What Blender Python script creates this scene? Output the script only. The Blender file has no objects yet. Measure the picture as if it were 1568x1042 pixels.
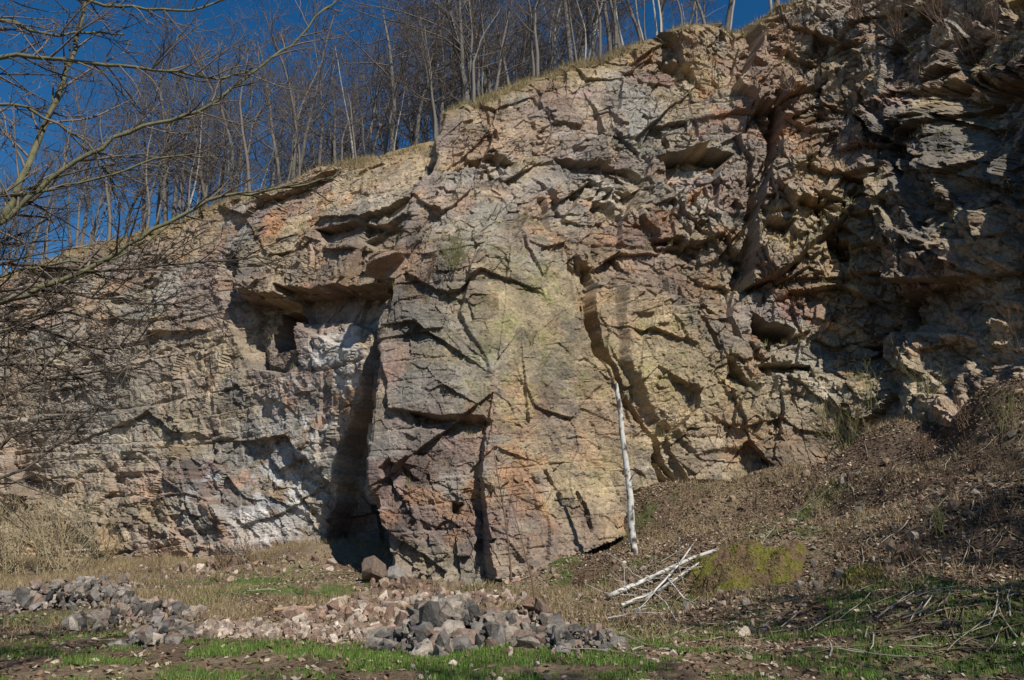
import bpy, bmesh, math, time, numpy as np
from mathutils import Vector
T0 = time.time()
def tick(s): print('TICK', s, round(time.time()-T0, 1))
rng = np.random.default_rng(7)
F = 1207.0; P = math.radians(13.5); CP, SP = math.cos(P), math.sin(P); CAMZ = 1.7
SUN = np.array([0.52, -0.86, 1.0]); SUN /= np.linalg.norm(SUN)

# ------------------------------------------------------------ survey helper: bearing/elevation + distance -> world
def S(px, py, Y):
    u = (px-784)/F; v = (521-py)/F
    dy = CP - v*SP; dz = SP + v*CP
    return np.array([u/dy*Y, Y, CAMZ + dz/dy*Y])

# ------------------------------------------------------------ noise
def h2(ix, iy, s):
    n = (ix.astype(np.int64)*374761393 + iy.astype(np.int64)*668265263 + s*1274126177) & 0xffffffff
    n = ((n ^ (n >> 13))*1274126177) & 0xffffffff
    n = ((n ^ (n >> 16))*2246822519) & 0xffffffff
    n = n ^ (n >> 15)
    return (n & 0xffffff)/float(0xffffff)
def vn(x, y, s=0):
    ix = np.floor(x); iy = np.floor(y); fx = x-ix; fy = y-iy
    fx = fx*fx*(3-2*fx); fy = fy*fy*(3-2*fy)
    a = h2(ix, iy, s); b = h2(ix+1, iy, s); c = h2(ix, iy+1, s); d = h2(ix+1, iy+1, s)
    return (a+(b-a)*fx) + ((c+(d-c)*fx)-(a+(b-a)*fx))*fy
def fbm(x, y, s=0, o=4):
    r = 0; a = 1; t = 0
    for i in range(o):
        r = r + a*vn(x*2**i+13.7*i, y*2**i-7.1*i, s+i); t += a; a *= .5
    return r/t*2-1
def worley(x, y, s=0):
    ix = np.floor(x); iy = np.floor(y)
    f1 = np.full(x.shape, 9.); f2 = np.full(x.shape, 9.)
    cx = np.zeros(x.shape); cy = np.zeros(x.shape); ci = np.zeros(x.shape); cj = np.zeros(x.shape)
    for i in (-1, 0, 1):
        for j in (-1, 0, 1):
            gx = ix+i; gy = iy+j
            dx = x-gx-h2(gx, gy, s); dy = y-gy-h2(gx, gy, s+5)
            d = dx*dx+dy*dy
            m = d < f1
            f2 = np.where(m, f1, np.minimum(f2, d)); f1 = np.where(m, d, f1)
            cx = np.where(m, dx, cx); cy = np.where(m, dy, cy); ci = np.where(m, gx, ci); cj = np.where(m, gy, cj)
    return np.sqrt(f1), np.sqrt(f2), cx, cy, h2(ci, cj, s+11), h2(ci, cj, s+12), h2(ci, cj, s+13)
def facet(x, z, sx, sz, amp, seed, rot=0, tilt=1.0, crack=.2, w=.05, warp=.035, off=1.):
    c, s_ = math.cos(rot), math.sin(rot)
    a = (x*c+z*s_)/sx; b = (-x*s_+z*c)/sz
    wx = fbm(a*1.7, b*1.7, seed+50, 4)*warp; wy = fbm(a*1.7+9, b*1.7+3, seed+60, 4)*warp
    f1, f2, dx, dy, r1, r2, r3 = worley(a+wx, b+wy, seed)
    d = off*(r1-.5)+tilt*((r2-.5)*dx+(r3-.5)*dy)*1.3
    cr = np.exp(-((f2-f1)/w)**2)
    return amp*(d-crack*cr*(r2 > .45)), r3, cr
def sstep(a, b, x):
    t = np.clip((x-a)/(b-a), 0, 1); return t*t*(3-2*t)

# ------------------------------------------------------------ thin plate surfaces
class TPS:
    def __init__(s, pts, reg=0.02):
        p = np.array(pts, float); s.c = p[:, [0, 2]]/10; n = len(p)
        K = s.k(np.linalg.norm(s.c[:, None]-s.c[None], axis=2))+reg*np.eye(n)
        A = np.zeros((n+3, n+3)); A[:n, :n] = K; A[:n, n] = 1; A[:n, n+1:] = s.c; A[n, :n] = 1; A[n+1:, :n] = s.c.T
        s.w = np.linalg.solve(A, np.concatenate([p[:, 1], [0, 0, 0]]))
    def k(s, r): return np.where(r > 1e-9, r*r*np.log(np.maximum(r, 1e-9)), 0)
    def __call__(s, x, z):
        x = np.asarray(x, float)/10; z = np.asarray(z, float)/10
        r = s.w[-3]+s.w[-2]*x+s.w[-1]*z
        for (cx, cz), w in zip(s.c, s.w):
            q = np.maximum((x-cx)**2+(z-cz)**2, 1e-12); r = r+(.5*w)*q*np.log(q)
        return r
R_ = [(690,180,29),(860,110,31),(1090,40,32.5),(1240,5,33),(760,260,27.8),(900,250,29),(1050,200,30.5),(1170,180,31),
      (1250,200,30.2),(1400,150,28),(1560,20,24.5),(640,400,25.9),(780,370,25.6),(900,400,26.8),(1100,400,28.4),(1180,350,28.4),
      (1300,350,27.6),(1430,350,25.6),(1560,300,22),(600,600,24.6),(740,560,24.3),(880,600,25.3),(1000,600,26.3),(1150,600,26.8),
      (1300,600,26.2),(1450,550,24.3),(1560,550,21.4),(600,880,23.8),(700,900,22.8),(860,850,24.2),(1040,740,26.6),(1230,720,26.3),
      (1400,650,24.4),(1568,580,21)]
YR = TPS([S(*p) for p in R_]+[(16.8, 16.5, 3), (17.8, 16.5, 12), (19.5, 17, 21), (19.5, 10, 2), (20.5, 10, 14), (22.5, 6, 3), (22.5, 7, 14)])
L_ = [(500,840,29),(350,860,30),(150,860,32),(0,850,34),(565,860,28.9),(560,770,28.4),(560,690,27.4),(565,600,26.6),(585,520,26.5),(500,700,28.7),(500,600,28.6),(400,560,30.6),(250,600,32.5),(0,600,35),
      (600,440,27.3),(520,430,29),(460,430,30.5),(350,400,32.6),(200,450,34.5),(0,480,37),(668,218,30.6),(620,300,28.9),(470,275,33.),
      (340,320,35),(200,370,37),(0,420,39)]
YL = TPS([S(*p) for p in L_]+[(-34, 41, 2), (-34, 44, 14)], reg=.006)
Ep = np.array([S(*p) for p in [(600,885,23.9),(575,750,24.2),(580,600,24.8),(595,500,25.4),(610,400,26.2),(650,290,27.5),(682,180,29)]])
def E(z): return np.interp(z, Ep[:, 2], Ep[:, 0])+.35*(vn(np.asarray(z)*.9, np.asarray(z)*0, 3)-.5)
Tp = np.array([S(*p) for p in [(0,425,39),(200,372,37),(340,322,35),(470,277,33.),(666,224,30.8),(680,182,29),(860,110,31),(1000,70,32),(1090,40,32.5),(1240,5,33)]])
Tx = np.concatenate([[-60, -34], Tp[:, 0], [15.5, 17, 18.2, 19.5, 22.5]]); Tz = np.concatenate([[11, 14], Tp[:, 2], [25, 23.5, 18, 13, 9]])
def Tt(x): return np.interp(x, Tx, Tz)+.6*fbm(x*.6, x*0+2, 9, 5)
def hit(px, py):
    side = YL if px < np.interp(py, [180,290,400,500,600,750,880], [682,650,610,595,580,575,600]) else YR
    Y = 28.
    for _ in range(22):
        p = S(px, py, Y); Y = .5*Y+.5*float(side(p[0], p[2]))
    return S(px, py, np.clip(Y, 15, 45))

# ------------------------------------------------------------ ground height
Gc = [tuple(S(*p)) for p in [(0,850,34),(150,860,32),(350,860,30),(500,832,29.),(570,885,24),(700,898,22.8),(860,850,24.3),(1040,740,26.7),
      (1230,718,26.2),(1400,650,24.2),(1568,582,20.8),(1250,800,20),(1568,750,16),(970,850,22),(1150,905,16),(1568,905,12),(1380,720,21),(1100,820,21.5)]]
Gc += [(-21, 40, .8), (-10, 34, 1.), (0, 30, 1.5), (8, 30, 4), (16, 24, 7), (-4, 20, .02), (-9, 23, .1), (-18, 25, .1), (-1, 18.5, 0), (1.6, 20, .15),
       (14, 13, 3.8), (18, 16, 6.5), (22, 8, 6), (12, 6, 1.2), (30, 5, 8), (30, 30, 12), (8, 6, .15), (5, 9, 0), (3, 15, .08), (7, 14, .9)]
for x in (-34, -24, -15, -8, -2, 3):
    for y in (-20, 0, 8, 13, 17): Gc.append((x, y, 0.))
Gc += [(8, 0, 0), (14, -6, 0), (24, -10, 1), (-60, 30, 0), (-60, 0, 0), (0, -60, 0), (60, -60, 0), (-60, -60, 0), (60, 0, 9)]
Gc = np.array(Gc)
def G(x, y):
    x = np.asarray(x, float); y = np.asarray(y, float); n = 0; d = 0
    for a, b, c in Gc:
        w = ((x-a)**2+(y-b)**2+.6)**-1.8; n = n+w*c; d = d+w
    slope = sstep(3, 8, x+.3*(y-16))
    return n/d+(.07+.14*slope)*fbm(x*.8, y*.8, 21, 4)+(.03+.04*slope)*fbm(x*3, y*3, 22, 3)
_ys = np.arange(6, 40, .05)
def ghit(px, py):
    u = (px-784)/F; v = (521-py)/F; dy = CP-v*SP; dz = SP+v*CP
    X = u/dy*_ys; Z = CAMZ+dz/dy*_ys; m = Z < G(X, _ys)
    i = int(np.argmax(m)) if m.any() else len(_ys)//2
    return np.array([X[i], _ys[i], Z[i]])

# ------------------------------------------------------------ mesh helpers
def mesh(name, V, Fq, mat, col=None, smooth=False, parent=None):
    V = np.asarray(V, np.float32); Fq = np.asarray(Fq, np.int32); k = Fq.shape[1]
    me = bpy.data.meshes.new(name); me.vertices.add(len(V)); me.vertices.foreach_set("co", V.ravel())
    me.loops.add(Fq.size); me.loops.foreach_set("vertex_index", Fq.ravel())
    me.polygons.add(len(Fq)); me.polygons.foreach_set("loop_start", np.arange(0, Fq.size, k, dtype=np.int32))
    me.polygons.foreach_set("loop_total", np.full(len(Fq), k, np.int32))
    me.polygons.foreach_set("use_smooth", np.full(len(Fq), smooth))
    me.update(calc_edges=True)
    if col is not None:
        a = me.color_attributes.new("Col", 'FLOAT_COLOR', 'POINT')
        c = np.ones((len(V), 4), np.float32); c[:, :3] = col; a.data.foreach_set("color", c.ravel())
    me.materials.append(mat)
    ob = bpy.data.objects.new(name, me); bpy.context.collection.objects.link(ob)
    if parent: ob.parent = parent
    return ob
def gridf(nr, nc):
    i = np.arange((nr-1)*nc).reshape(nr-1, nc)[:, :-1].ravel()
    return np.stack([i, i+1, i+nc+1, i+nc], 1)
def empty(name):
    e = bpy.data.objects.new(name, None); bpy.context.collection.objects.link(e); return e

def mat(name, scales=((6, .25),), bump=((20, .02),), rough=.9, spec=.15, det=3):
    m = bpy.data.materials.new(name); m.use_nodes = True; nt = m.node_tree; N = nt.nodes; Lk = nt.links
    b = N['Principled BSDF']; b.inputs['Roughness'].default_value = rough; b.inputs['Specular IOR Level'].default_value = spec
    geo = N.new('ShaderNodeTexCoord')
    a = N.new('ShaderNodeAttribute'); a.attribute_name = 'Col'; cur = a.outputs['Color']
    for sc, am in scales:
        n = N.new('ShaderNodeTexNoise'); n.inputs['Scale'].default_value = sc; n.inputs['Detail'].default_value = det; n.inputs['Roughness'].default_value = .7
        Lk.new(geo.outputs['Object'], n.inputs['Vector'])
        r = N.new('ShaderNodeMapRange'); r.inputs[1].default_value = .3; r.inputs[2].default_value = .7
        r.inputs[3].default_value = 1-am; r.inputs[4].default_value = 1+am; Lk.new(n.outputs['Fac'], r.inputs[0])
        v = N.new('ShaderNodeVectorMath'); v.operation = 'SCALE'; Lk.new(cur, v.inputs[0]); Lk.new(r.outputs[0], v.inputs['Scale']); cur = v.outputs[0]
    Lk.new(cur, b.inputs['Base Color'])
    prev = None
    for sc, dist in bump:
        n = N.new('ShaderNodeTexNoise'); n.inputs['Scale'].default_value = sc; n.inputs['Detail'].default_value = det; n.inputs['Roughness'].default_value = .7
        Lk.new(geo.outputs['Object'], n.inputs['Vector'])
        bp = N.new('ShaderNodeBump'); bp.inputs['Distance'].default_value = dist; bp.inputs['Strength'].default_value = 1
        Lk.new(n.outputs['Fac'], bp.inputs['Height'])
        if prev: Lk.new(prev, bp.inputs['Normal'])
        prev = bp.outputs[0]
    if prev: Lk.new(prev, b.inputs['Normal'])
    return m

# ============================================================ CLIFF
def build_cliff():
    nl, ns, nr_ = 560, 36, 940; nz = 660
    q_ = np.linspace(0, 1, nr_); q_ = np.interp(q_, [0, .48, .60, .95, 1], [0, .52, .64, .82, 1])
    a = np.concatenate([np.linspace(0, 1, nl, endpoint=False)**.85, 1+np.linspace(0, 1, ns, endpoint=False), 2+q_])
    nc = len(a); A = np.broadcast_to(a, (nz, nc)); t = np.linspace(0, 1, nz)[:, None]
    z = np.broadcast_to(-1.5+t*20, (nz, nc)).copy()
    for _ in range(4):
        e = E(z); x = np.where(A < 1, -33+A*(e-.25+33), np.where(A < 2, e-.25+(A-1)*.25, e+(A-2)*(22.3-e)))
        z = -1.5+t*(Tt(x)+1.5)
    n1_ = nl+ns
    base = np.concatenate([YL(x[:, :n1_], z[:, :n1_]), YR(x[:, n1_:], z[:, n1_:])], 1)
    fr = sstep(0, 1, A[:, nl:n1_]-1); base[:, nl:n1_] = base[:, nl:n1_]*(1-fr)+YR(x[:, nl:n1_], z[:, nl:n1_])*fr
    s = np.concatenate([np.zeros((nz, 1)), np.cumsum(np.hypot(np.diff(x, axis=1), np.diff(base, axis=1)), axis=1)], 1); s = s-s[:, n1_:n1_+1]
    fade = np.clip(.07/np.maximum(np.gradient(s, axis=1), 1e-4), .12, 1)**1.5; fade[:, :n1_+2] = 1
    tx = np.gradient(x, axis=1); ty = np.gradient(base, axis=1)
    tl = np.hypot(tx, ty)+1e-9; tx = tx/tl; ty = ty/tl
    def sm(q, k=9):
        c = np.cumsum(np.pad(q, ((0, 0), (k//2+1, k//2)), mode='edge'), axis=1); return (c[:, k:]-c[:, :-k])/k
    tx = sm(tx); ty = sm(ty); tl = np.hypot(tx, ty); nx = ty/tl; ny = -tx/tl
    def blob(px, py, rx, ry, rot=0):
        c = hit(px, py); k_ = c[1]/F; c_, s_ = math.cos(math.radians(rot)), math.sin(math.radians(rot))
        dx = (x-c[0]); dz = (z-c[2]); u = (dx*c_+dz*s_)/(rx*k_); v = (-dx*s_+dz*c_)/(ry*k_)
        return np.exp(-(u*u+v*v))
    wob = .14*fbm(s*1.3, z*1.3, 71, 5); wob2 = .14*fbm(s*1.3+40, z*1.3, 72, 5)
    def dist(q, X, Z, close):
        dmin = np.full(X.shape, 9.); ins = np.zeros(X.shape, bool)
        for i in range(len(q)-(0 if close else 1)):
            p0, p1 = q[i], q[(i+1) % len(q)]; d = p1-p0
            tt = np.clip(((X-p0[0])*d[0]+(Z-p0[1])*d[1])/(d@d+1e-9), 0, 1)
            dmin = np.minimum(dmin, np.hypot(X-p0[0]-tt*d[0], Z-p0[1]-tt*d[1]))
            if close: ins ^= ((p0[1] > Z) != (p1[1] > Z)) & (X < (p1[0]-p0[0])*(Z-p0[1])/(p1[1]-p0[1]+1e-12)+p0[0])
        return dmin, ins
    def region(q, D, fn):
        lo = q.min(0)-.9; hi = q.max(0)+.9; M = (x > lo[0]) & (x < hi[0]) & (z > lo[1]) & (z < hi[1]); out = np.zeros_like(x)
        if M.any(): out[M] = D*fn(x[M]+wob[M], z[M]+wob2[M])
        return out
    def poly(pts, D, g=None, soft=.06):
        q = np.array([hit(*p) for p in pts])[:, [0, 2]]
        def fn(X, Z):
            dm, ins = dist(q, X, Z, True); w = sstep(-soft*.3, soft, np.where(ins, dm, -dm))
            if g is not None:
                gg = np.array(g, float); pr = X*gg[0]+Z*gg[1]; qq = q@gg; w = w*np.clip((pr-qq.min())/(qq.max()-qq.min()), 0, 1)
            return w
        return region(q, D, fn)
    def line(pts, wpx, D):
        q = np.array([hit(*p) for p in pts]); wm = wpx*q[:, 1].mean()/F; q = q[:, [0, 2]]
        return region(q, D, lambda X, Z: 1-sstep(wm*.35, wm*.55, dist(q, X, Z, False)[0]))
    chaos = np.clip(.95*blob(1320, 420, 170, 230)+.8*blob(1450, 130, 220, 150)+.6*blob(1130, 330, 110, 110)+.5*blob(1200, 80, 200, 60), 0, 1.1)
    rough = .70+.55*chaos+.35*blob(1000, 320, 140, 60)-.5*blob(795, 510, 110, 160)-.2*blob(930, 160, 200, 80)-.24*blob(1040, 540, 110, 120)+.3*blob(480, 400, 120, 60)+.2*blob(420, 740, 80, 80)-.25*blob(650, 560, 60, 100)-.1*blob(620, 780, 60, 90)-.2*blob(150, 620, 200, 120)
    rough = np.clip(rough, .17, 1.35)
    leftm = 1-sstep(0.4, 1.2, A)
    slab = np.clip(1.2*blob(795, 505, 100, 150), 0, 1)
    d = np.zeros_like(x)
    p1 = sstep(-.2, .2, fbm(s*.3, z*.3, 201, 3)+.5*chaos+.1); p2 = sstep(-.2, .2, fbm(s*.45+8, z*.45, 202, 3)+.5*chaos); p3 = sstep(-.2, .2, fbm(s*.6+3, z*.6, 203, 3)+.5*chaos)
    f0, c0, k0 = facet(s, z, 4.0, 4.4, 1.0, 100, rot=.3, tilt=1.2, crack=0); d += f0*np.clip(rough+.25, .35, 1.1)*(1-.7*slab)*(1-.3*leftm)
    f1, c1, k1 = facet(s, z, 2.1, 1.8, .66, 200, rot=-.3, tilt=1.2, crack=.0); d += f1*rough*(.45+.55*p1)*(1-.3*leftm)
    fv, cv, kv = facet(s, z, 1.0, 2.9, .42, 250, rot=-.2, tilt=1., crack=.03, w=.05); d += fv*rough*(1-.5*leftm)*(.4+.6*p3)*fade**.5
    f2, c2, k2 = facet(s, z, .9, 1.0, .42, 300, rot=.5, tilt=1.2, crack=.03); d += f2*rough*(1-.35*leftm)*(.2+.8*p2)*fade**.5
    fh, ch, kh = facet(s, z, 1.3, .36, .19, 350, rot=.08, tilt=1.0, crack=.25, w=.06); d += fh*(.28+.7*leftm-.12*chaos)*(.2+.8*p1)*(1-.85*slab)*fade
    f3, c3, k3 = facet(s, z, .44, .40, .20, 400, rot=-.25, tilt=1.2, crack=.2, w=.07); d += f3*np.clip(rough, .32, 1.3)*(.4+.6*p3)*(1-.5*slab)*fade
    f4, c4, k4 = facet(s, z, .21, .19, .09, 500, rot=.25, tilt=1.2, crack=.25, w=.09); d += f4*np.clip(rough, .4, 1.2)*(.5+.5*p2)*fade
    zz = z-.06*s+.5*fbm(s*.1, z*.25, 31, 2)
    for per, am, sd_ in ((1.9, .44, 1), (.75, .23, 2), (.26, .07, 3)):
        q = zz/per+.10*fbm(s*.3, z*.3, 40+sd_, 2); r = np.floor(q); fz = q-r
        brk = h2(r, np.floor(s/(per*1.9)+h2(r, r*0, 45)*7+.12*fbm(s, z, 49, 2)), 46+sd_)
        msk = np.clip(fbm(s*.22, z*.3, 47+sd_, 2)*1.4+.65, 0, 1)*(1-.9*slab)*(1-.5*np.clip(chaos, 0, 1))*fade
        d += am*(.26+.75*leftm+.3*sstep(14, 18, z))*(fz*.6-.3+1.0*(brk-.5))*msk
        d -= am*.3*np.exp(-(np.minimum(fz, 1-fz)/.05)**2)*(brk > .5)*msk
    d += .05*fbm(s*.9, z*.9, 80, 4)*rough+.02*fbm(s*9, z*9, 81, 2)
    xe = x-E(z)
    d *= 1-.75*leftm*sstep(-3.0, -.8, xe)*sstep(15, 12, z); d *= 1-.5*(1-leftm)*sstep(.9, .1, xe)
    U = (0, 1)
    d -= poly([(374,455),(442,460),(462,505),(466,560),(440,578),(378,562)], 1.2, soft=.1)
    d -= poly([(400,468),(438,466),(438,528),(400,538)], 2.6, soft=.05)
    d -= poly([(432,440),(560,448),(606,430),(598,500),(545,540),(500,520),(460,500)], 1.2, U)
    d -= poly([(330,385),(372,400),(382,570),(360,520),(340,450)], 1.2, (1, .3))
    d += poly([(355,330),(480,300),(640,290),(625,330),(560,370),(620,400),(600,440),(520,445),(420,455),(370,450)], .8, (0, -1))
    d -= poly([(490,352),(560,345),(640,330),(600,360),(565,385),(500,375)], .8, U)
    d += poly([(735,385),(850,358),(885,480),(925,590),(870,640),(755,648),(742,560),(700,480)], .5, U, soft=.1)
    d -= poly([(626,630),(665,638),(755,642),(752,662),(690,668),(640,658)], .6, U)
    d += poly([(590,480),(640,470),(700,560),(745,640),(660,636),(600,630)], .3, (-.3, -1))
    d -= poly([(880,400),(908,408),(918,480),(930,560),(905,540),(888,450)], 1.1, (1, 0))
    d -= line([(905,470),(925,530),(948,590),(985,645),(1010,700),(1040,745)], 10, 1.1)
    d -= line([(1045,410),(1060,480),(1100,545),(1150,600)], 8, .6)
    d += poly([(940,430),(1060,420),(1150,600),(1180,680),(1060,700),(1000,640),(950,560)], .5, (-1, .2), soft=.15)
    d -= poly([(1005,238),(1080,222),(1128,230),(1075,292),(1040,280)], 2.1, U)
    d -= poly([(840,245),(960,262),(1000,290),(960,300),(905,285)], .8, U)
    d -= poly([(870,295),(930,310),(950,345),(890,335)], .7, (1, 1))
    d += poly([(960,300),(1090,300),(1120,360),(1010,380),(965,340)], .6, (0, -1))
    d -= poly([(985,370),(1045,362),(1070,400),(1010,400)], .9, U)
    d += poly([(1190,140),(1345,150),(1400,300),(1300,330),(1205,420),(1138,445),(1152,350),(1168,290),(1192,230)], 1.3, (-1, 0))
    d -= line([(1186,150),(1182,230),(1158,290),(1146,350),(1128,440)], 12, .8)
    d -= poly([(1160,342),(1212,345),(1200,372),(1165,390)], 1.3, U)
    d -= poly([(1146,478),(1178,496),(1216,505),(1218,524),(1166,526),(1150,508)], 2.)
    d -= poly([(1150,560),(1240,555),(1250,580),(1180,590)], 1., U)
    d -= poly([(1268,360),(1300,370),(1300,450),(1262,440)], 1.0, (1, 1)); d -= poly([(1240,300),(1300,310),(1290,340),(1250,335)], 1., U)
    d -= poly([(1320,180),(1360,200),(1350,300),(1330,270)], 1.0, (1, 0)); d -= poly([(1340,200),(1420,250),(1470,330),(1510,390),(1440,340),(1370,260)], 1.2, (1, 1))
    d -= poly([(1420,150),(1480,125),(1590,110),(1590,360),(1520,370),(1450,270)], 2.2, (.3, 1), soft=.6); d -= poly([(1250,60),(1330,70),(1300,110),(1240,100)], 1., U)
    d -= poly([(1365,470),(1395,440),(1420,520),(1390,560)], .8, (1, 1)); d -= poly([(1310,520),(1350,520),(1340,600),(1320,600)], .8, (1, 0))
    d -= poly([(1010,85),(1060,105),(1090,140),(1040,130)], 1.1, U); d -= poly([(820,300),(840,300),(850,360),(830,350)], .5, (1, 0))
    d -= poly([(720,240),(790,250),(780,275),(730,265)], .6, U); d -= poly([(1110,560),(1150,600),(1140,615),(1100,590)], .9, U)
    d -= poly([(690,770),(710,770),(700,790),(688,785)], .5); d -= line([(875,760),(890,800),(895,810)], 6, .4); d -= line([(1000,700),(1030,760)], 10, .8)
    d -= poly([(640,740),(600,700),(585,720),(600,760)], .5, U)
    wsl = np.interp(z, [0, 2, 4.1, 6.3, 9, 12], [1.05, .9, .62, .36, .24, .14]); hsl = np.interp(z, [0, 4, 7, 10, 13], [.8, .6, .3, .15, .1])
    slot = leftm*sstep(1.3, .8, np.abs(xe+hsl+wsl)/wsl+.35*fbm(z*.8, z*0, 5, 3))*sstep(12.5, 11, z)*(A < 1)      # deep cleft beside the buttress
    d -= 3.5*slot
    X = x+nx*d; Y = base+ny*d; Z = z+.02*fbm(s*5, z*5, 88, 2)
    def mixc(c, col, w): return c*(1-w[..., None])+np.array(col)*w[..., None]
    n1 = fbm(s*.35, z*.35, 91, 5); n2 = fbm(s*.9+5, z*1.3, 92, 5); n3 = fbm(s*2.5, z*3, 93, 4)
    c = np.zeros(x.shape+(3,))+np.array([.39, .305, .20])
    c = mixc(c, (.29, .265, .23), sstep(-.15, .3, n1)*.85)
    c = mixc(c, (.43, .31, .17), sstep(.05, .4, n2)*.5)
    redn = sstep(-.1, .22, fbm(s*.4+30, z*.6, 94, 5))
    red = np.clip(.45+blob(700, 720, 130, 110)+.9*blob(960, 120, 200, 70)+.9*blob(1050, 330, 130, 80)+.8*blob(460, 340, 130, 40)+.8*blob(300, 680, 110, 70)+.7*blob(1200, 500, 90, 90)+.9*blob(630, 620, 60, 80)+.5*blob(1300, 200, 150, 100), 0, 1)
    c = mixc(c, (.285, .175, .14), redn*red*.85)
    c = mixc(c, (.23, .165, .15), sstep(.0, .35, fbm(s*.55+12, z*.7+8, 96, 5))*red*.6)
    c = mixc(c, (.43, .215, .10), sstep(.15, .4, fbm(s*.9+70, z*1.1, 95, 4))*red*.65)
    yl = np.clip(blob(800, 500, 110, 160)+.8*blob(1000, 560, 110, 110)+.5*blob(1250, 620, 150, 80)+.5*blob(920, 740, 100, 60)+.4*blob(1280, 330, 140, 140), 0, 1)
    c = mixc(c, (.385, .315, .165), yl*np.clip(.5+.5*n2, 0, 1)); c = mixc(c, (.235, .24, .075), yl*sstep(.1, .4, n3+.4*n1)*.55)
    gy = np.clip(blob(150, 620, 220, 150)+.6*blob(950, 200, 160, 60)+.9*blob(560, 330, 90, 40), 0, 1)
    c = mixc(c, (.30, .29, .25), gy*.55)
    wh = np.clip(1.1*blob(420, 760, 85, 80)+1.1*blob(500, 590, 60, 110, -30)+.8*blob(340, 740, 60, 40)+.5*blob(920, 290, 60, 40)+.3*blob(1260, 600, 110, 60), 0, 1)
    c = mixc(c, (.58, .56, .52), wh*sstep(-.15, .2, n2+.6*n3)*.85)
    c = mixc(c, (.25, .265, .29), np.clip(blob(430, 760, 90, 70)+.5*blob(600, 350, 60, 60)+.4*blob(620, 800, 60, 60), 0, 1)*sstep(.0, .3, fbm(s*.8, z*1.5, 99, 4))*.6)
    dk = np.clip(sstep(.05, .4, fbm(s*.5+11, z*.25+4, 97, 5))*(.45+.6*blob(600, 480, 60, 200)+.8*blob(1480, 300, 120, 300)+.5*blob(400, 400, 60, 60)+.4*blob(900, 200, 200, 80))+.8*blob(1540, 260, 100, 240), 0, 1)  # dark mottling, plus upper-right recess shade painted into the colour
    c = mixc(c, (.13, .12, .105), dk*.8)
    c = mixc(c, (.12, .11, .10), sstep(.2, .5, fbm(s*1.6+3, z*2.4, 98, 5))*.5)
    c = mixc(c, (.03, .027, .025), np.clip(slot*1.5, 0, 1))  # cleft shade painted into the rock colour, nearly black
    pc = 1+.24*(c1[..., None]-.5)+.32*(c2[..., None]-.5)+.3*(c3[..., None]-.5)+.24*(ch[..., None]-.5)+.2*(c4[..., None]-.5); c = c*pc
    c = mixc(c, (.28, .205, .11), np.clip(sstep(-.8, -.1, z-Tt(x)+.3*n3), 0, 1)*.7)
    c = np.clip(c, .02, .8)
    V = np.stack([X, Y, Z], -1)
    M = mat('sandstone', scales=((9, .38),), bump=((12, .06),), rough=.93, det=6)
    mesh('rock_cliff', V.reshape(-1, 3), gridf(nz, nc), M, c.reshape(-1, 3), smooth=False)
    return V[-1], nx[-1], ny[-1], V
rim, rnx, rny, CV = build_cliff(); tick('cliff')

# ============================================================ HILL above the cliff
def smooth1(a, k):
    ker = np.hanning(k+2)[1:-1]; ker /= ker.sum(); return np.convolve(np.pad(a, k//2, mode='edge'), ker, 'valid')[:len(a)]
idx = np.arange(0, len(rim), 2); rim2 = rim[idx]
rs = np.stack([smooth1(rim2[:, 0], 61), smooth1(rim2[:, 1], 61), smooth1(rim2[:, 2], 61)], 1)
bx = smooth1(-rnx[idx], 161); by = smooth1(-rny[idx], 161); bl = np.hypot(bx, by); bx /= bl; by /= bl
def hillp(ci, b):
    w = sstep(0, 2.5, b)
    p = rim2[ci]*(1-w)[..., None]+rs[ci]*w[..., None]
    h = np.where(b < 1.2, .7*b, .84+.33*(b-1.2)); h = np.where(b > 30, .84+.33*28.8+.1*(b-30), h)
    x = p[..., 0]+bx[ci]*b; y = p[..., 1]+by[ci]*b
    return np.stack([x, y, p[..., 2]+h+.3*fbm(x*.7, y*.7, 61, 4)*sstep(0, .6, b)], -1)
bs = np.array([0, .1, .2, .35, .5, .7, .9, 1.2, 1.6, 2.2, 3, 4, 6, 9, 13, 18, 25, 35, 60, 120.])
ci = np.broadcast_to(np.arange(len(idx)), (len(bs), len(idx))); bb = np.broadcast_to(bs[:, None], ci.shape)
HV = hillp(ci, bb); HV[0] = rim2
hc = np.zeros(HV.shape)+np.array([.30, .22, .115]); nn = sstep(-.2, .4, fbm(HV[..., 0]*1.2, HV[..., 1]*1.2, 62, 4))
hc = hc*(1-nn[..., None])+np.array([.16, .11, .06])*nn[..., None]
mesh('hill', HV.reshape(-1, 3), gridf(*ci.shape), mat('hill_litter', scales=((3, .3), (30, .4)), bump=((15, .1),)), hc.reshape(-1, 3))

# ============================================================ GROUND
GB = []
for px, py, rx, ry, a in [(350,1010,330,20,1.5),(340,905,60,12,1.),(480,905,80,10,.8),(60,950,80,10,.6),(1150,1000,350,30,.9),(1400,1020,200,30,.9),(1180,840,60,25,1.),
                        (1220,790,80,15,.8),(700,905,60,7,1.),(860,855,20,25,.9),(80,1000,120,25,.9),(1080,920,90,20,.9),(900,1030,200,15,.7),(1000,780,60,10,.5),(560,1035,200,15,1.1),(390,890,140,14,.6),(950,880,60,20,.6),(1300,930,200,20,.8)]:
    c_ = ghit(px, py); t_ = ghit(px, py-ry); GB.append((c_[0], c_[1], rx*c_[1]/F, max(.5, t_[1]-c_[1]), a))
def greenness(x, y):
    g = 0
    for a, b, r1, r2, w in GB: g = g+w*np.exp(-((x-a)/r1)**2-((y-b)/r2)**2)
    return np.clip(g*1.4, 0, 1)*sstep(-.15, .2, fbm(x*1.5, y*1.5, 53, 5)+.08)
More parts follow.
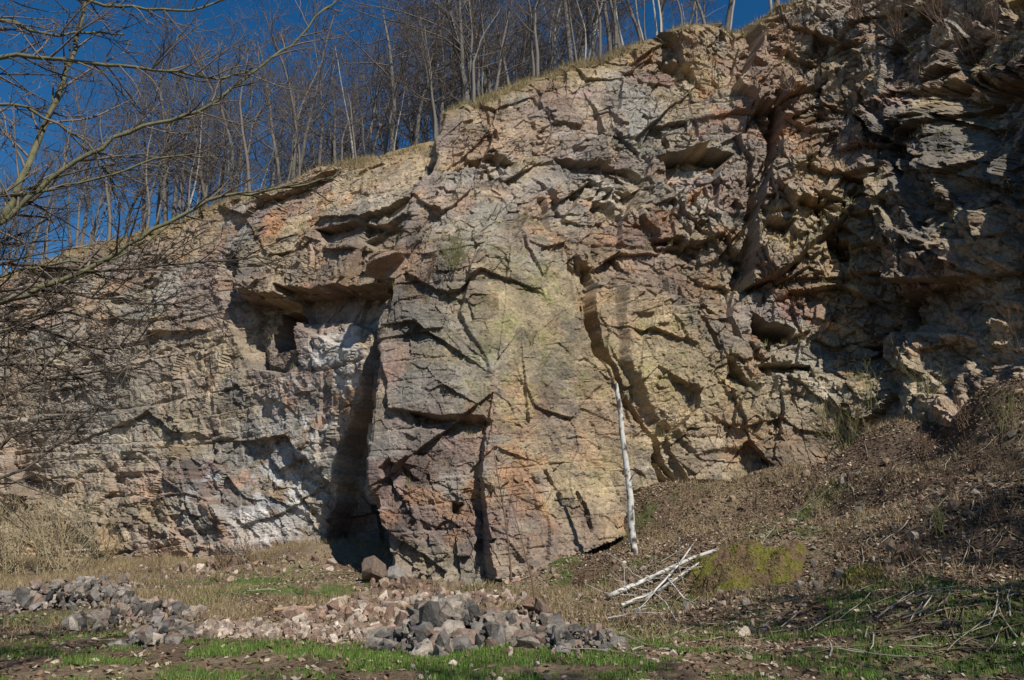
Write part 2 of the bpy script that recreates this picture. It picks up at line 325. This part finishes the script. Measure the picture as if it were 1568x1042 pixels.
def gcol(x, y):
    n1 = fbm(x*.6, y*.6, 51, 5); mx = lambda c, k, w: c*(1-w[..., None])+np.array(k)*w[..., None]
    c = np.zeros(x.shape+(3,))+np.array([.17, .115, .075])
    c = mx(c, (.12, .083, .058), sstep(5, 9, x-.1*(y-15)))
    c = mx(c, (.31, .235, .145), sstep(-.15, .3, n1)*.75*(1-.45*sstep(5, 9, x)))
    return mx(c, (.075, .11, .025), greenness(x, y)*.85)
gx = np.concatenate([[-400, -250, -150, -90, -60, -45], np.arange(-34, -14, .2), np.arange(-14, 16, .075), np.arange(16, 24, .25), [26, 30, 36, 45, 60, 90, 150, 250, 400]])
gy = np.concatenate([[-400, -200, -100, -50, -25, -12, -5, 0, 3, 6], np.arange(8.5, 34, .085), [36, 40, 50, 70, 120, 250, 400]])
XX, YY = np.meshgrid(gx, gy); ZZ = G(XX, YY)
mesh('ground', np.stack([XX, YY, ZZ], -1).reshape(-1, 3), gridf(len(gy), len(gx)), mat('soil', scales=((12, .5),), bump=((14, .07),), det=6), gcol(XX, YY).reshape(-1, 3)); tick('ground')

# ============================================================ tubes / trees
class Tubes:
    def __init__(s): s.V = []; s.F = []; s.C = []; s.n = 0
    def add(s, pts, rad, k=4, col=(.1, .08, .06)):
        pts = np.asarray(pts, float); n = len(pts); rad = np.zeros(n)+rad
        t = np.empty_like(pts); t[1:-1] = pts[2:]-pts[:-2]; t[0] = pts[1]-pts[0]; t[-1] = pts[-1]-pts[-2]
        t /= np.sqrt((t*t).sum(1))[:, None]+1e-9
        u = np.stack([t[:, 1]*.79-t[:, 2]*.52, t[:, 2]*.31-t[:, 0]*.79, t[:, 0]*.52-t[:, 1]*.31], 1); u /= np.sqrt((u*u).sum(1))[:, None]+1e-9
        v = np.stack([t[:, 1]*u[:, 2]-t[:, 2]*u[:, 1], t[:, 2]*u[:, 0]-t[:, 0]*u[:, 2], t[:, 0]*u[:, 1]-t[:, 1]*u[:, 0]], 1)
        a = np.arange(k)*2*math.pi/k
        ring = pts[:, None]+rad[:, None, None]*(np.cos(a)[None, :, None]*u[:, None]+np.sin(a)[None, :, None]*v[:, None])
        i = (np.arange(n-1)[:, None]*k+np.arange(k)[None]).ravel(); j = (np.arange(n-1)[:, None]*k+(np.arange(k)[None]+1) % k).ravel()
        s.F.append(np.stack([i, j, j+k, i+k], 1)+s.n); s.V.append(ring.reshape(-1, 3)); s.n += n*k
        s.C.append(np.zeros((n*k, 3))+np.array(col))
    def obj(s, name, m, smooth=True, parent=None): return mesh(name, np.concatenate(s.V), np.concatenate(s.F), m, np.concatenate(s.C), smooth, parent)
def walk(r, p, d, L, n, wander, trop):
    d = d/math.sqrt(d@d); N = r.normal(0, wander, (n, 3)); N[:, 2] += trop; pts = np.empty((n+1, 3)); pts[0] = p
    for i in range(n):
        d = d+N[i]; d = d/math.sqrt(d@d); pts[i+1] = pts[i]+d*(L/n)
    return pts, d
def branchdir(r, d, ang):
    a = r.normal(size=3); a -= (a@d)*d; a /= math.sqrt(a@a); return d*math.cos(ang)+a*math.sin(ang)
def grow(T, r, p, d, L, rad, lev, maxlev, cfg):
    n = [10, 6, 4, 3, 2][lev]; pts, _ = walk(r, p, d, L, n, cfg['w'][lev], cfg['t'][lev])
    rr = rad*np.linspace(1, .25 if lev else .2, n+1); T.add(pts, rr, [6, 4, 3, 3, 3][lev], cfg['c'][min(lev, len(cfg['c'])-1)])
    if lev >= maxlev: return
    m = cfg['n'][lev]
    for i in range(m):
        f = cfg['s'][lev]+(1-cfg['s'][lev])*(i+r.random())/m; q = f*n; a = int(min(q, n-1)); dd = pts[a+1]-pts[a]; pp = pts[a]+dd*(q-a)
        dd = dd/math.sqrt(dd@dd); nd = branchdir(r, dd, math.radians(r.uniform(*cfg['a'][lev])))
        grow(T, r, pp, nd, L*cfg['l'][lev]*(1.15-.6*f)*r.uniform(.7, 1.2), max(rad*(1-.8*f)*.5, cfg['min']), lev+1, maxlev, cfg)
bark = mat('bark', scales=(), bump=())
protos = []
for k in range(8):
    r = np.random.default_rng(50+k); T = Tubes(); pale = k in (6, 7)
    c = [(.36, .34, .31), (.20, .17, .15), (.13, .11, .10)] if pale else [(.17, .15, .13), (.15, .13, .115), (.13, .11, .10)]
    cfg = dict(w=[.07, .16, .2, .2], t=[.03, .05, .03, .03], n=[14, 6, 4], s=[.35, .2, .15], a=[(35, 65), (30, 60), (30, 60)], l=[.5 if not pale else .3, .45, .5], c=c, min=.014)
    grow(T, r, np.zeros(3), np.array([r.normal(0, .06), r.normal(0, .06), 1.]), 12, .15 if not pale else .1, 0, 3, cfg)
    o = T.obj('bare_tree_proto', bark); protos.append(o.data); bpy.data.objects.remove(o)
forest = empty('bare_forest'); r = np.random.default_rng(5)
for k in range(240):
    c_ = int(np.clip(np.searchsorted(rim2[:, 0], r.uniform(-31, 14)), 5, len(idx)-3)); b = .9+r.random()**1.4*28
    p = hillp(np.array([c_]), np.array([float(b)]))[0]
    if p[0] > 15: continue
    pale = r.random() < (.28 if p[0] > -2 else .08); me = protos[6+int(r.integers(2))] if pale else protos[int(r.integers(6))]
    o = bpy.data.objects.new('tree_%03d' % k, me); bpy.context.collection.objects.link(o); o.parent = forest
    o.location = p-np.array([0, 0, .15]); s_ = r.uniform(.6, 1.1)*(.6 if b < 3 else 1); o.scale = (s_, s_, s_*r.uniform(.85, 1.1)); o.rotation_euler = (r.normal(0, .05), r.normal(0, .05), r.uniform(0, 6.3))
tick('forest')
# shade trees standing behind / beside the viewer
for k, (x_, y_, h_) in enumerate([(7, -4, 16), (2, -5, 15), (-3, -5, 15), (12, -3, 17), (16, 2, 16), (11.5, 3, 13), (-7, -4, 15), (14.5, 6.5, 12), (18.5, 5, 14), (-1, -3, 15)]):
    r = np.random.default_rng(300+k); T = Tubes()
    cfg = dict(w=[.04, .12, .18, .2], t=[.03, .05, .03, .02], n=[24, 8, 4], s=[.2, .15, .15], a=[(40, 75), (30, 60), (25, 60)], l=[.36, .45, .5], c=[(.13, .11, .085)], min=.03)
    grow(T, r, np.array([x_, y_, float(G(x_, y_))-.2]), np.array([0, 0, 1.]), h_, .26, 0, 3, cfg); T.obj('bare_tree', bark)
tick('shade')
# left foreground tree
T = Tubes(); r = np.random.default_rng(11); mossy = (.15, .145, .08); tw = (.19, .155, .12); dkt = (.085, .068, .052)
base = np.array([-8.2, 8.2, float(G(-8.2, 8.2))-.2]); trunk = np.array([base, base+[.1, 0, 2], base+[.3, 0, 4], base+[.35, .1, 6], base+[.8, .1, 8.5], base+[1.3, .2, 11.5]])
T.add(trunk, [.24, .2, .17, .13, .09, .03], 10, mossy)
def limb(pts, r0, r1, tz, dens=1.0, Yd=8.2, dark=False):
    q = [np.array([np.interp(tz, trunk[:, 2], trunk[:, 0]), 8.2, tz])]+[S(px, py, Yd+.8*i/len(pts)*dens) for i, (px, py) in enumerate(pts)]
    q = np.array(q); d_ = np.concatenate([[0], np.cumsum(np.linalg.norm(np.diff(q, axis=0), axis=1))]); n = int(d_[-1]/.16)
    tt = np.linspace(0, d_[-1], n); pts3 = np.stack([np.interp(tt, d_, q[:, i]) for i in range(3)], 1)
    for i in range(3): pts3[:, i] = smooth1(pts3[:, i], 5)
    pts3 += r.normal(0, .014, pts3.shape); rr = np.linspace(r0, r1, n)*1.3; T.add(pts3, rr, 5, dkt if dark else mossy)
    for i in range(3, n-1):
        for _ in range(2 if r.random() < (.5 if dark else .1) else 1):
            dd = pts3[i+1]-pts3[i]; dd /= np.linalg.norm(dd); nd = branchdir(r, dd, math.radians(r.uniform(20, 60)))
            tc = dkt if (dark and r.random() < .6) or r.random() < .3 else tw
            cfg = dict(w=[.1, .1, .14, .15, .15], t=[0, .01, .02, .02, 0], n=[0, 4, 2, 2], s=[.1, .15, .15, .1], a=[(20, 50), (25, 50), (25, 50), (20, 40)], l=[.5, .5, .5, .5], c=[mossy, tc, tc], min=.0055)
            grow(T, r, pts3[i], nd, r.uniform(.4, 1.6)*(1-.4*i/n), rr[i]*.4+.004, 1, 3, cfg)
for a in [([(0,350),(35,270),(65,200),(100,120),(140,-20)], .05, .015, 3.8), ([(0,80),(120,95),(250,110),(330,125),(395,100)], .03, .009, 6.),
          ([(0,20),(60,60),(120,40),(200,60)], .03, .008, 6.6), ([(0,465),(100,430),(200,375),(330,300),(440,290),(530,262)], .035, .009, 3.2),
          ([(0,345),(90,262),(200,200),(330,165),(390,105),(460,60),(520,-10)], .03, .009, 4.), ([(0,300),(120,285),(260,235),(350,240)], .02, .007, 4.4),
          ([(0,150),(60,170),(150,230),(190,330)], .025, .006, 5.4), ([(0,420),(80,400),(170,405),(260,350)], .022, .007, 3.5),
          ([(0,-30),(80,-10),(180,10),(300,20),(380,-20)], .03, .007, 7.)]: limb(*a)
for a in [([(0,560),(80,555),(180,610)], .022, .008, 2.6), ([(0,690),(60,640),(110,630)], .024, .008, 2.2), ([(0,510),(120,470),(190,515)], .026, .008, 3.), ([(0,620),(50,580),(150,570),(230,560)], .022, .008, 2.4),
          ([(0,480),(60,500),(140,540),(230,525)], .026, .008, 3.), ([(0,400),(150,420),(300,400),(440,395)], .022, .006, 3.3), ([(0,740),(70,700),(140,640)], .02, .008, 2.), ([(0,440),(120,450),(260,470),(330,450)], .022, .007, 3.1)]: limb(*a, dark=True)
T.obj('bare_tree', mat('mossy_bark', scales=((9, .3),), bump=())); tick('lefttree')

# ============================================================ birch trunk (dead, broken top)
bw = mat('birch_bark', scales=((5, .1),), bump=((30, .01),), rough=.7)
def birch(T, pts, r0, r1, seed, dark=.3):
    q = np.array(pts); d_ = np.concatenate([[0], np.cumsum(np.linalg.norm(np.diff(q, axis=0), axis=1))]); n = max(4, int(d_[-1]/.05))
    tt = np.linspace(0, d_[-1], n); p = np.stack([np.interp(tt, d_, q[:, i]) for i in range(3)], 1); p[:, 0] += .03*fbm(tt*1.2, tt*0, seed, 3); k = 10
    T.add(p, np.linspace(r0, r1, n)*(1+.1*fbm(tt*4, tt*0+3, seed, 3)), k)
    a, b = np.meshgrid(tt, np.arange(k), indexing='ij'); m = sstep(.1, .35, fbm(a*7, b*.55, seed, 4)-.1+dark*.5)[..., None]
    m = np.maximum(m, (sstep(.45, .0, a))[..., None]*.8*(fbm(a*5, b*.7, seed+9, 3)[..., None] > -.3))
    T.C[-1] = (np.array([.62, .59, .53])*(1-m)+np.array([.07, .06, .05])*m).reshape(-1, 3)
    T.add(np.array([p[-1], p[-1]+(p[-1]-p[-2])*.6, p[-1]+(p[-1]-p[-2])*1.6+[.02, 0, 0]]), [r1, r1*.7, .004], k, (.3, .22, .12))
    T.add(np.array([p[0]-(p[1]-p[0])*.02, p[0]]), [.004, r0], k, (.35, .27, .17))
b0 = ghit(972, 850); T = Tubes(); Yb = b0[1]
birch(T, [b0-[0, 0, .2], S(965,770,Yb), S(957,690,Yb-.05), S(948,620,Yb-.1), S(943,588,Yb-.1)], .10, .065, 5)
for (i, px, py, qx, qy) in [(0, 957,690,940,672), (1, 948,620,962,600), (2, 962,740,975,722)]:
    T.add([S(px,py,Yb), S((px+qx)/2,(py+qy)/2-2,Yb-.2), S(qx,qy,Yb-.3)], [.02, .015, .006], 5, (.3, .26, .2))
T.obj('birch_trunk', bw)
def gs(px, py, h=.1): p = ghit(px, py).copy(); p[2] += h; return p
T = Tubes()
birch(T, [gs(928,922), gs(990,902, .2), gs(1060,872, .25), gs(1100,856,.2)], .055, .04, 8, .4)
birch(T, [gs(950,935), gs(1010,915,.15), gs(1075,880,.3)], .035, .022, 9, .35); birch(T, [gs(1020,905,.3), gs(1050,925,.1), gs(1075,935,.05)], .02, .013, 10, .2)
birch(T, [gs(985,930,.1), gs(1040,890,.35), gs(1062,868,.5)], .025, .016, 12, .3)
birch(T, [gs(975,895,.1), gs(1020,935,.15), gs(1035,960,.1)], .018, .01, 13, .2)
for k in range(60):
    rr = np.random.default_rng(k); px = rr.uniform(930, 1120); py = 925-(px-930)*.35+rr.uniform(-12, 35); a = gs(px, py, .08); dd = rr.normal(size=3)*[1, .8, .3]; pts, _ = walk(rr, a, dd+[0, 0, .1], rr.uniform(.4, 1.3), 5, .15, -.02)
    T.add(pts, np.linspace(.014, .005, 6), 4, [(.5, .46, .4), (.3, .22, .14)][k % 2])
T.obj('fallen_birch_branches', bw)
T = Tubes()
for pts in [[(418,938),(440,936),(495,934)], [(735,948),(760,935),(775,925)]]:
    T.add([gs(*p, .05) for p in pts], .04, 7, (.36, .25, .15))
T.obj('cut_logs', bw)

# ============================================================ rocks
def hull(seed):
    r = np.random.default_rng(seed); bm = bmesh.new()
    for _ in range(13):
        v = r.normal(size=3); v /= np.linalg.norm(v); v = v*r.uniform(.75, 1.05); v = np.sign(v)*np.abs(v)**.7; bm.verts.new(v)
    bmesh.ops.convex_hull(bm, input=bm.verts); bmesh.ops.triangulate(bm, faces=bm.faces)
    loose = [v for v in bm.verts if not v.link_faces]; bmesh.ops.delete(bm, geom=loose, context='VERTS'); bm.verts.index_update()
    V = np.array([v.co[:] for v in bm.verts]); Fc = np.array([[v.index for v in f.verts] for f in bm.faces]); bm.free(); return V, Fc
HU = [hull(i) for i in range(24)]
rockm = mat('rubble_stone', scales=((12, .4),), bump=((20, .03),), rough=.9, det=5)
def rocks(name, items):
    V = []; Fc = []; C = []; n = 0; r = np.random.default_rng(len(items))
    for (p, s_, c) in items:
        v, f = HU[int(r.integers(24))]; e = r.uniform(0, 6.3, 3)
        ca, sa, cb, sb = math.cos(e[0]), math.sin(e[0]), math.cos(e[1]), math.sin(e[1])
        Rm = np.array([[ca, -sa, 0], [sa, ca, 0], [0, 0, 1]])@np.array([[1, 0, 0], [0, cb, -sb], [0, sb, cb]])
        w = (v*r.uniform(.45, 1.15, 3))@Rm.T*s_+p; V.append(w); Fc.append(f+n); n += len(v)
        C.append(np.zeros((len(v), 3))+np.array(c)*r.uniform(.65, 1.35))
    return mesh(name, np.concatenate(V), np.concatenate(Fc), rockm, np.concatenate(C))
GREY = [(.17, .15, .13), (.22, .195, .17), (.27, .225, .18), (.11, .10, .09), (.31, .26, .21), (.21, .15, .115)]; PALE = [(.48, .39, .31), (.36, .28, .215), (.30, .205, .155)]; BRN = [(.25, .16, .115), (.32, .235, .16), (.18, .12, .09)]
def heap(el, r):
    out = []
    for (px, py, rx, ry, n, s0, s1, cols, h) in el:
        c = ghit(px, py); a = ghit(px, py-ry); ryw = max(.3, a[1]-c[1]); rxw = rx*c[1]/F
        t = r.uniform(0, 6.283, n); q = r.random(n)**.55; x_ = c[0]+q*rxw*np.cos(t); y_ = c[1]+q*ryw*np.sin(t)
        s_ = s0+(s1-s0)*r.random(n)**3; z_ = G(x_, y_)+s_*.3+h*(1-q*q)*r.random(n)
        out += [(np.array([x_[i], y_[i], z_[i]]), s_[i], cols[int(r.integers(len(cols)))]) for i in range(n)]
    return out
r = np.random.default_rng(77)
rocks('rubble_pile', heap([(95,925,95,16,500,.03,.2,GREY,.5),(150,905,50,10,180,.03,.18,GREY+PALE[1:],.35),(215,950,80,16,400,.03,.19,GREY+PALE[1:],.3),(250,980,55,10,180,.03,.15,GREY,.2),(20,935,50,12,140,.03,.19,GREY,.2)], r))
rocks('rubble_pile', heap([(700,985,110,14,480,.04,.24,GREY,.45),(680,960,60,12,160,.04,.26,GREY,.45),(800,970,70,12,240,.04,.22,GREY+BRN,.4),(880,990,80,10,280,.03,.17,GREY,.2),(620,985,50,8,110,.03,.16,GREY,.1)], r))
rocks('rubble_stones', heap([(480,972,190,12,900,.02,.12,PALE,.08),(360,972,100,10,420,.02,.11,PALE,.08),(560,945,110,12,420,.03,.2,BRN+PALE,.15),(660,925,150,12,420,.03,.2,BRN+PALE,.2),(620,905,80,8,180,.03,.2,BRN,.15)], r))
rocks('scattered_stones', heap([(1180,960,70,10,8,.08,.2,GREY+PALE,0),(1250,900,300,60,120,.03,.18,BRN+GREY,0),(1350,760,250,60,90,.04,.2,BRN+GREY,0),(900,1000,300,30,80,.03,.08,PALE,0),(850,870,150,30,260,.03,.14,BRN+PALE,0),(300,880,250,15,200,.03,.14,PALE+BRN,0),(1150,780,100,40,120,.03,.14,BRN,0),(380,870,150,8,60,.06,.25,PALE+BRN,0)], r))
bl = ghit(572, 893); rocks('boulder', [(bl+[0, .1, .3], .55, (.22, .16, .12))]); bl = ghit(607, 895); rocks('boulder', [(bl+[0, 0, .2], .4, (.36, .32, .28))])
mossm = mat('moss', scales=((16, .5),), bump=((16, .09),), det=5); MB = []
for mi, (px, py, R1, R2, H) in enumerate([(1130,905,1.15,.9,.8),(1195,900,.7,.6,.55),(1085,905,.6,.5,.4),(1330,900,.45,.4,.4)]):
    c_ = ghit(px, py); uu, vv = np.meshgrid(np.linspace(0, 2*math.pi, 90), np.linspace(0, 1, 40)); rad = 1-vv; sd_ = 3+mi*20
    nzz = fbm(np.cos(uu)*rad*3+5, np.sin(uu)*rad*3, sd_, 4); ph = H*(1-(rad)**2.6)+.4*H*nzz; X = c_[0]+.2+R1*rad*np.cos(uu)*(1+.2*fbm(np.cos(uu)*2, np.sin(uu)*2, sd_+5, 2)); Yq = c_[1]+.7+R2*rad*np.sin(uu)
    mc = np.zeros(X.shape+(3,))+np.array([.18, .16, .035]); w_ = sstep(-.1, .25, fbm(X*3, Yq*3+ph*3, 4, 4))[..., None]; mc = mc*(1-w_)+np.array([.19, .12, .07])*w_
    Vm = np.stack([X, Yq, G(X, Yq)+ph-.22*H/.8], -1); MB.append(Vm.reshape(-1, 3))
    mesh('mossy_boulder', Vm.reshape(-1, 3), gridf(40, 90), mossm, mc.reshape(-1, 3))
tick('rocks')

# ============================================================ grass, litter, sticks
def scatter(n, x0, x1, y0, y1, r): return r.uniform(x0, x1, n), r.uniform(y0, y1, n)
r = np.random.default_rng(9)
def blades(name, x, y, h0, h1, w, cols, r, m, lean=.5, z=None):
    n = len(x); z = G(x, y)-.01 if z is None else z; a = r.uniform(0, 6.283, n); h = r.uniform(h0, h1, n); b = r.uniform(0, 6.283, n)
    p = np.stack([x, y, z], 1); dx = np.stack([np.cos(a), np.sin(a), a*0], 1)*w; l = (np.stack([np.cos(b), np.sin(b), b*0], 1)*lean*r.random(n)[:, None]+[0, 0, 1])*h[:, None]
    V = np.stack([p-dx, p+dx, p+l], 1).reshape(-1, 3); C = np.repeat(np.array(cols)[r.integers(len(cols), size=n)]*r.uniform(.7, 1.3, (n, 1)), 3, 0)
    mesh(name, V, np.arange(3*n).reshape(-1, 3), m, C)
vm = mat('vegetation', scales=(), bump=(), rough=.8)
x_, y_ = scatter(800000, -16, 14, 8.5, 27, r); k = (abs(x_) < .7*y_+1); x_ = x_[k]; y_ = y_[k]; k = (r.random(len(x_)) < greenness(x_, y_)*np.clip(14/y_, 0, 1)**1.5*.85); x_ = x_[k]; y_ = y_[k]
blades('grass', x_, y_, .025, .095, .0075, [(.10, .20, .03), (.13, .22, .04), (.07, .13, .025), (.20, .20, .07)], r, vm)
x_, y_ = scatter(420000, -26, 16, 12, 33, r); k = (fbm(x_*.5, y_*.5, 66, 4) > -.05) & (r.random(len(x_)) < np.clip((y_-11)/14, .08, .6)*np.where(x_ < 7, 1, .75)); x_ = x_[k]; y_ = y_[k]
DRY = [(.34, .26, .15), (.27, .2, .11), (.23, .17, .085)]
blades('dry_grass', x_, y_, .05, .26, .007, DRY, r, vm, 1.1)
mb = np.concatenate(MB); mb = mb[r.integers(len(mb), size=12000)]+r.normal(0, .03, (12000, 3))*[1, 1, 0]; mb = mb[fbm(mb[:, 0]*2, mb[:, 1]*2, 6, 3) > 0]
blades('moss_tufts', mb[:, 0], mb[:, 1], .02, .06, .012, [(.2, .19, .04), (.16, .16, .035), (.26, .2, .1)], r, vm, 1.2, z=mb[:, 2])
n = 30000; c_ = r.integers(5, len(idx)-2, n); hp = hillp(c_, r.random(n)**1.6*2.2); m_ = fbm(hp[:, 0]*.9, hp[:, 1]*.9, 68, 3) > -.1; hp = hp[m_]
blades('cliff_edge_grass', hp[:, 0], hp[:, 1], .08, .35, .012, DRY+[(.2, .2, .07)], r, vm, 1.2, z=hp[:, 2]-.03)
du = CV[2:, 1:-1]-CV[:-2, 1:-1]; dv = CV[1:-1, 2:]-CV[1:-1, :-2]; nn_ = np.cross(dv, du); nn_ /= np.linalg.norm(nn_, axis=2)[..., None]+1e-9
C0 = CV[1:-1, 1:-1]; up = nn_[..., 2]; tuf = fbm(C0[..., 0]*.5, C0[..., 2]*.5, 69, 3)
sel = np.argwhere((up > .62) & (tuf > .0) & (C0[..., 2] > 1.5) & (C0[..., 0] > -24)); sel = sel[r.integers(len(sel), size=1100)]
pts_ = C0[sel[:, 0], sel[:, 1]]; pts_ = np.repeat(pts_, 14, 0)+r.normal(0, .06, (1100*14, 3))*[1, .6, .25]
blades('ledge_grass', pts_[:, 0], pts_[:, 1], .08, .32, .009, [(.28, .22, .12), (.2, .17, .07), (.15, .17, .05), (.22, .15, .09)], r, vm, 1., z=pts_[:, 2])
x_, y_ = scatter(300000, -14, 18, 9, 27, r); k = (abs(x_) < .7*y_+1); x_ = x_[k]; y_ = y_[k]; k = (r.random(len(x_)) < np.clip(.25+.75*sstep(0, 5, x_+.3*(y_-14)), 0, 1)*.6*(1-.6*greenness(x_, y_))); x_ = x_[k]; y_ = y_[k]; n = len(x_)
p = np.stack([x_, y_, G(x_, y_)+.015], 1); a = r.normal(size=(n, 3))*[1, 1, .45]; a /= np.linalg.norm(a, axis=1)[:, None]; b = np.cross(a, r.normal(size=(n, 3))*.5+[0, 0, 1]); b /= np.linalg.norm(b, axis=1)[:, None]
sz = r.uniform(.018, .065, (n, 1)); V = np.stack([p-a*sz, p-b*sz*.5, p+a*sz, p+b*sz*.5], 1).reshape(-1, 3)
cols = np.array([(.18, .12, .08), (.29, .205, .14), (.10, .065, .04), (.45, .37, .27), (.22, .135, .085)])
mesh('leaf_litter', V, np.arange(4*n).reshape(-1, 4), vm, np.repeat(cols[r.integers(5, size=n)], 4, 0))
T = Tubes()
for k in range(520):
    px = r.uniform(900, 1568) if r.random() < .85 else r.uniform(0, 900); py = r.uniform(860, 1000) if px < 1050 else r.uniform(770-(px-1050)*.25, 1010)
    p = ghit(px, py); dd = r.normal(size=3)*[1, 1, .12]; pts, _ = walk(r, p, dd, r.uniform(.15, 1.1), 4, .16, 0); pts[:, 2] = G(pts[:, 0], pts[:, 1])+.02+np.linspace(0, r.uniform(0, .1), 5)
    T.add(pts, np.linspace(1, .5, 5)*r.uniform(.005, .016), 4, [(.3, .25, .19), (.2, .14, .09), (.12, .085, .06), (.4, .34, .27)][k % 4])
T.obj('fallen_sticks', vm); tick('scatter')

# ============================================================ shrubs
def shrub(name, p, h, n, col, r, spread=.5, mn=.004):
    T = Tubes()
    for i in range(n):
        d = np.array([r.normal(0, spread), r.normal(0, spread*.7), 1.]); q = p+np.array([r.normal(0, .15)*h*.5, r.normal(0, .1), 0])
        cfg = dict(w=[.1, .1, .14, .15], t=[.03, .05, .04, .02], n=[0, 5, 3], s=[.1, .25, .2], a=[(20, 50), (20, 45), (20, 50)], l=[.5, .45, .5], c=[col], min=mn)
        grow(T, r, q, d, h*r.uniform(.6, 1.1), .008+.004*h, 1, 3, cfg)
    T.obj(name, vm)
straw = (.34, .27, .16); brn = (.17, .11, .07); olive = (.18, .17, .07)
for px, py, h, n in [(20,880,2.6,18),(70,880,2.4,16),(120,875,1.8,14),(160,865,1.4,12),(0,870,3,16),(230,870,1,8),(370,865,.9,10),(345,872,.7,12),(95,880,3,12)]:
    shrub('shrub', ghit(px, py), h, n, straw if px < 200 else brn, r, mn=.009)
for px, py, h, n, c in [(890,900,.5,14,brn),(470,915,.6,8,brn),(1190,745,.6,12,straw),(1410,700,.8,10,brn),(1100,800,.5,8,straw),(1360,740,.9,8,brn),(1050,735,.7,8,olive),(1480,660,1,10,brn),
                        (1250,790,.5,8,straw),(1450,760,.7,8,brn),(1530,800,.6,8,brn),(1290,850,.5,8,brn),(1130,740,.5,10,straw),(1400,860,.5,8,brn),(1220,730,.6,10,straw),(1160,720,.5,10,straw),(1500,720,.8,8,brn),(1090,760,.5,12,straw),(1320,800,.4,8,straw),
                        (1540,660,1.1,10,olive),(1440,820,.6,8,olive),(1550,740,.9,10,brn)]:
    shrub('shrub', ghit(px, py), h, n, c, r, .35)
def near_cliff(px, py):      # first cliff vertex met along a bearing
    q = S(px, py, 1.)-np.array([0, 0, CAMZ]); v = CV-np.array([0, 0, CAMZ]); al = np.hypot(v[..., 0]/v[..., 1]-q[0], v[..., 2]/v[..., 1]-q[2]); m = al < .006
    if not m.any(): return hit(px, py)
    c = CV[m]; return c[np.argmin(c[:, 1])]
for px, py, h, n, c in [(690,410,1.3,20,olive),(655,420,1.1,12,brn),(1300,690,1.9,14,olive),(1270,660,1.5,10,olive),(1215,140,1.6,10,brn),(1330,620,1.8,12,olive),(1350,700,1.6,10,straw),(1060,90,1.2,8,brn),
                        (1480,100,2,12,brn),(1380,60,2,12,brn),(1250,80,1.4,8,brn),(350,325,1.2,10,brn),(1530,60,2,12,brn),(1420,600,1.4,8,olive),(920,92,1,8,brn),(1200,60,1.5,10,brn),(1550,540,1.3,10,brn),(540,300,.8,5,brn),(820,520,.6,5,olive),(1180,640,1,8,olive),(700,395,1,14,olive),(1310,30,2,12,brn),(1440,40,2,12,brn)]:
    shrub('shrub', near_cliff(px, py)-[0, 0, .1], h, n, c, r)
T = Tubes(); p = ghit(783, 888)
cfg = dict(w=[.03, .08, .14], t=[.03, .08, .04], n=[10, 3], s=[.3, .2], a=[(20, 40), (20, 45)], l=[.3, .45], c=[brn], min=.006)
grow(T, r, p, np.array([-.02, 0, 1.]), 4.2, .03, 0, 2, cfg); T.obj('sapling', vm)
T = Tubes(); p = ghit(822, 950); grow(T, r, p, np.array([-.12, 0, 1.]), 2.3, .02, 0, 2, cfg); T.obj('sapling', vm); tick('shrubs')

# ============================================================ light, sky, camera
sc = bpy.context.scene
w = bpy.data.worlds.new("World"); sc.world = w; w.use_nodes = True; nt = w.node_tree; bg = nt.nodes['Background']
sky = nt.nodes.new('ShaderNodeTexSky'); sky.sky_type = 'NISHITA'; sky.sun_disc = False; sky.sun_elevation = math.asin(SUN[2]); sky.sun_rotation = math.atan2(SUN[0], SUN[1])
sky.altitude = 300; sky.air_density = 1.0; sky.dust_density = .1; sky.ozone_density = 3
hs = nt.nodes.new('ShaderNodeHueSaturation'); hs.inputs['Saturation'].default_value = 1.35; hs.inputs['Value'].default_value = 1.2
nt.links.new(sky.outputs[0], hs.inputs['Color']); nt.links.new(hs.outputs[0], bg.inputs[0]); bg.inputs[1].default_value = .07
ld = bpy.data.lights.new('sun', 'SUN'); ld.energy = 5; ld.angle = math.radians(.5); ld.color = (1, .965, .90)
lo = bpy.data.objects.new('sun', ld); bpy.context.collection.objects.link(lo); lo.rotation_euler = Vector(SUN).to_track_quat('Z', 'Y').to_euler()
cd = bpy.data.cameras.new('camera'); co = bpy.data.objects.new('camera', cd); bpy.context.collection.objects.link(co)
co.location = (0, 0, CAMZ); co.rotation_euler = (math.radians(90)+P, 0, 0); cd.sensor_width = 36; cd.lens = 36*F/1568; cd.clip_end = 2000; sc.camera = co
sc.view_settings.view_transform = 'Standard'; sc.view_settings.look = 'None'; sc.view_settings.exposure = 0
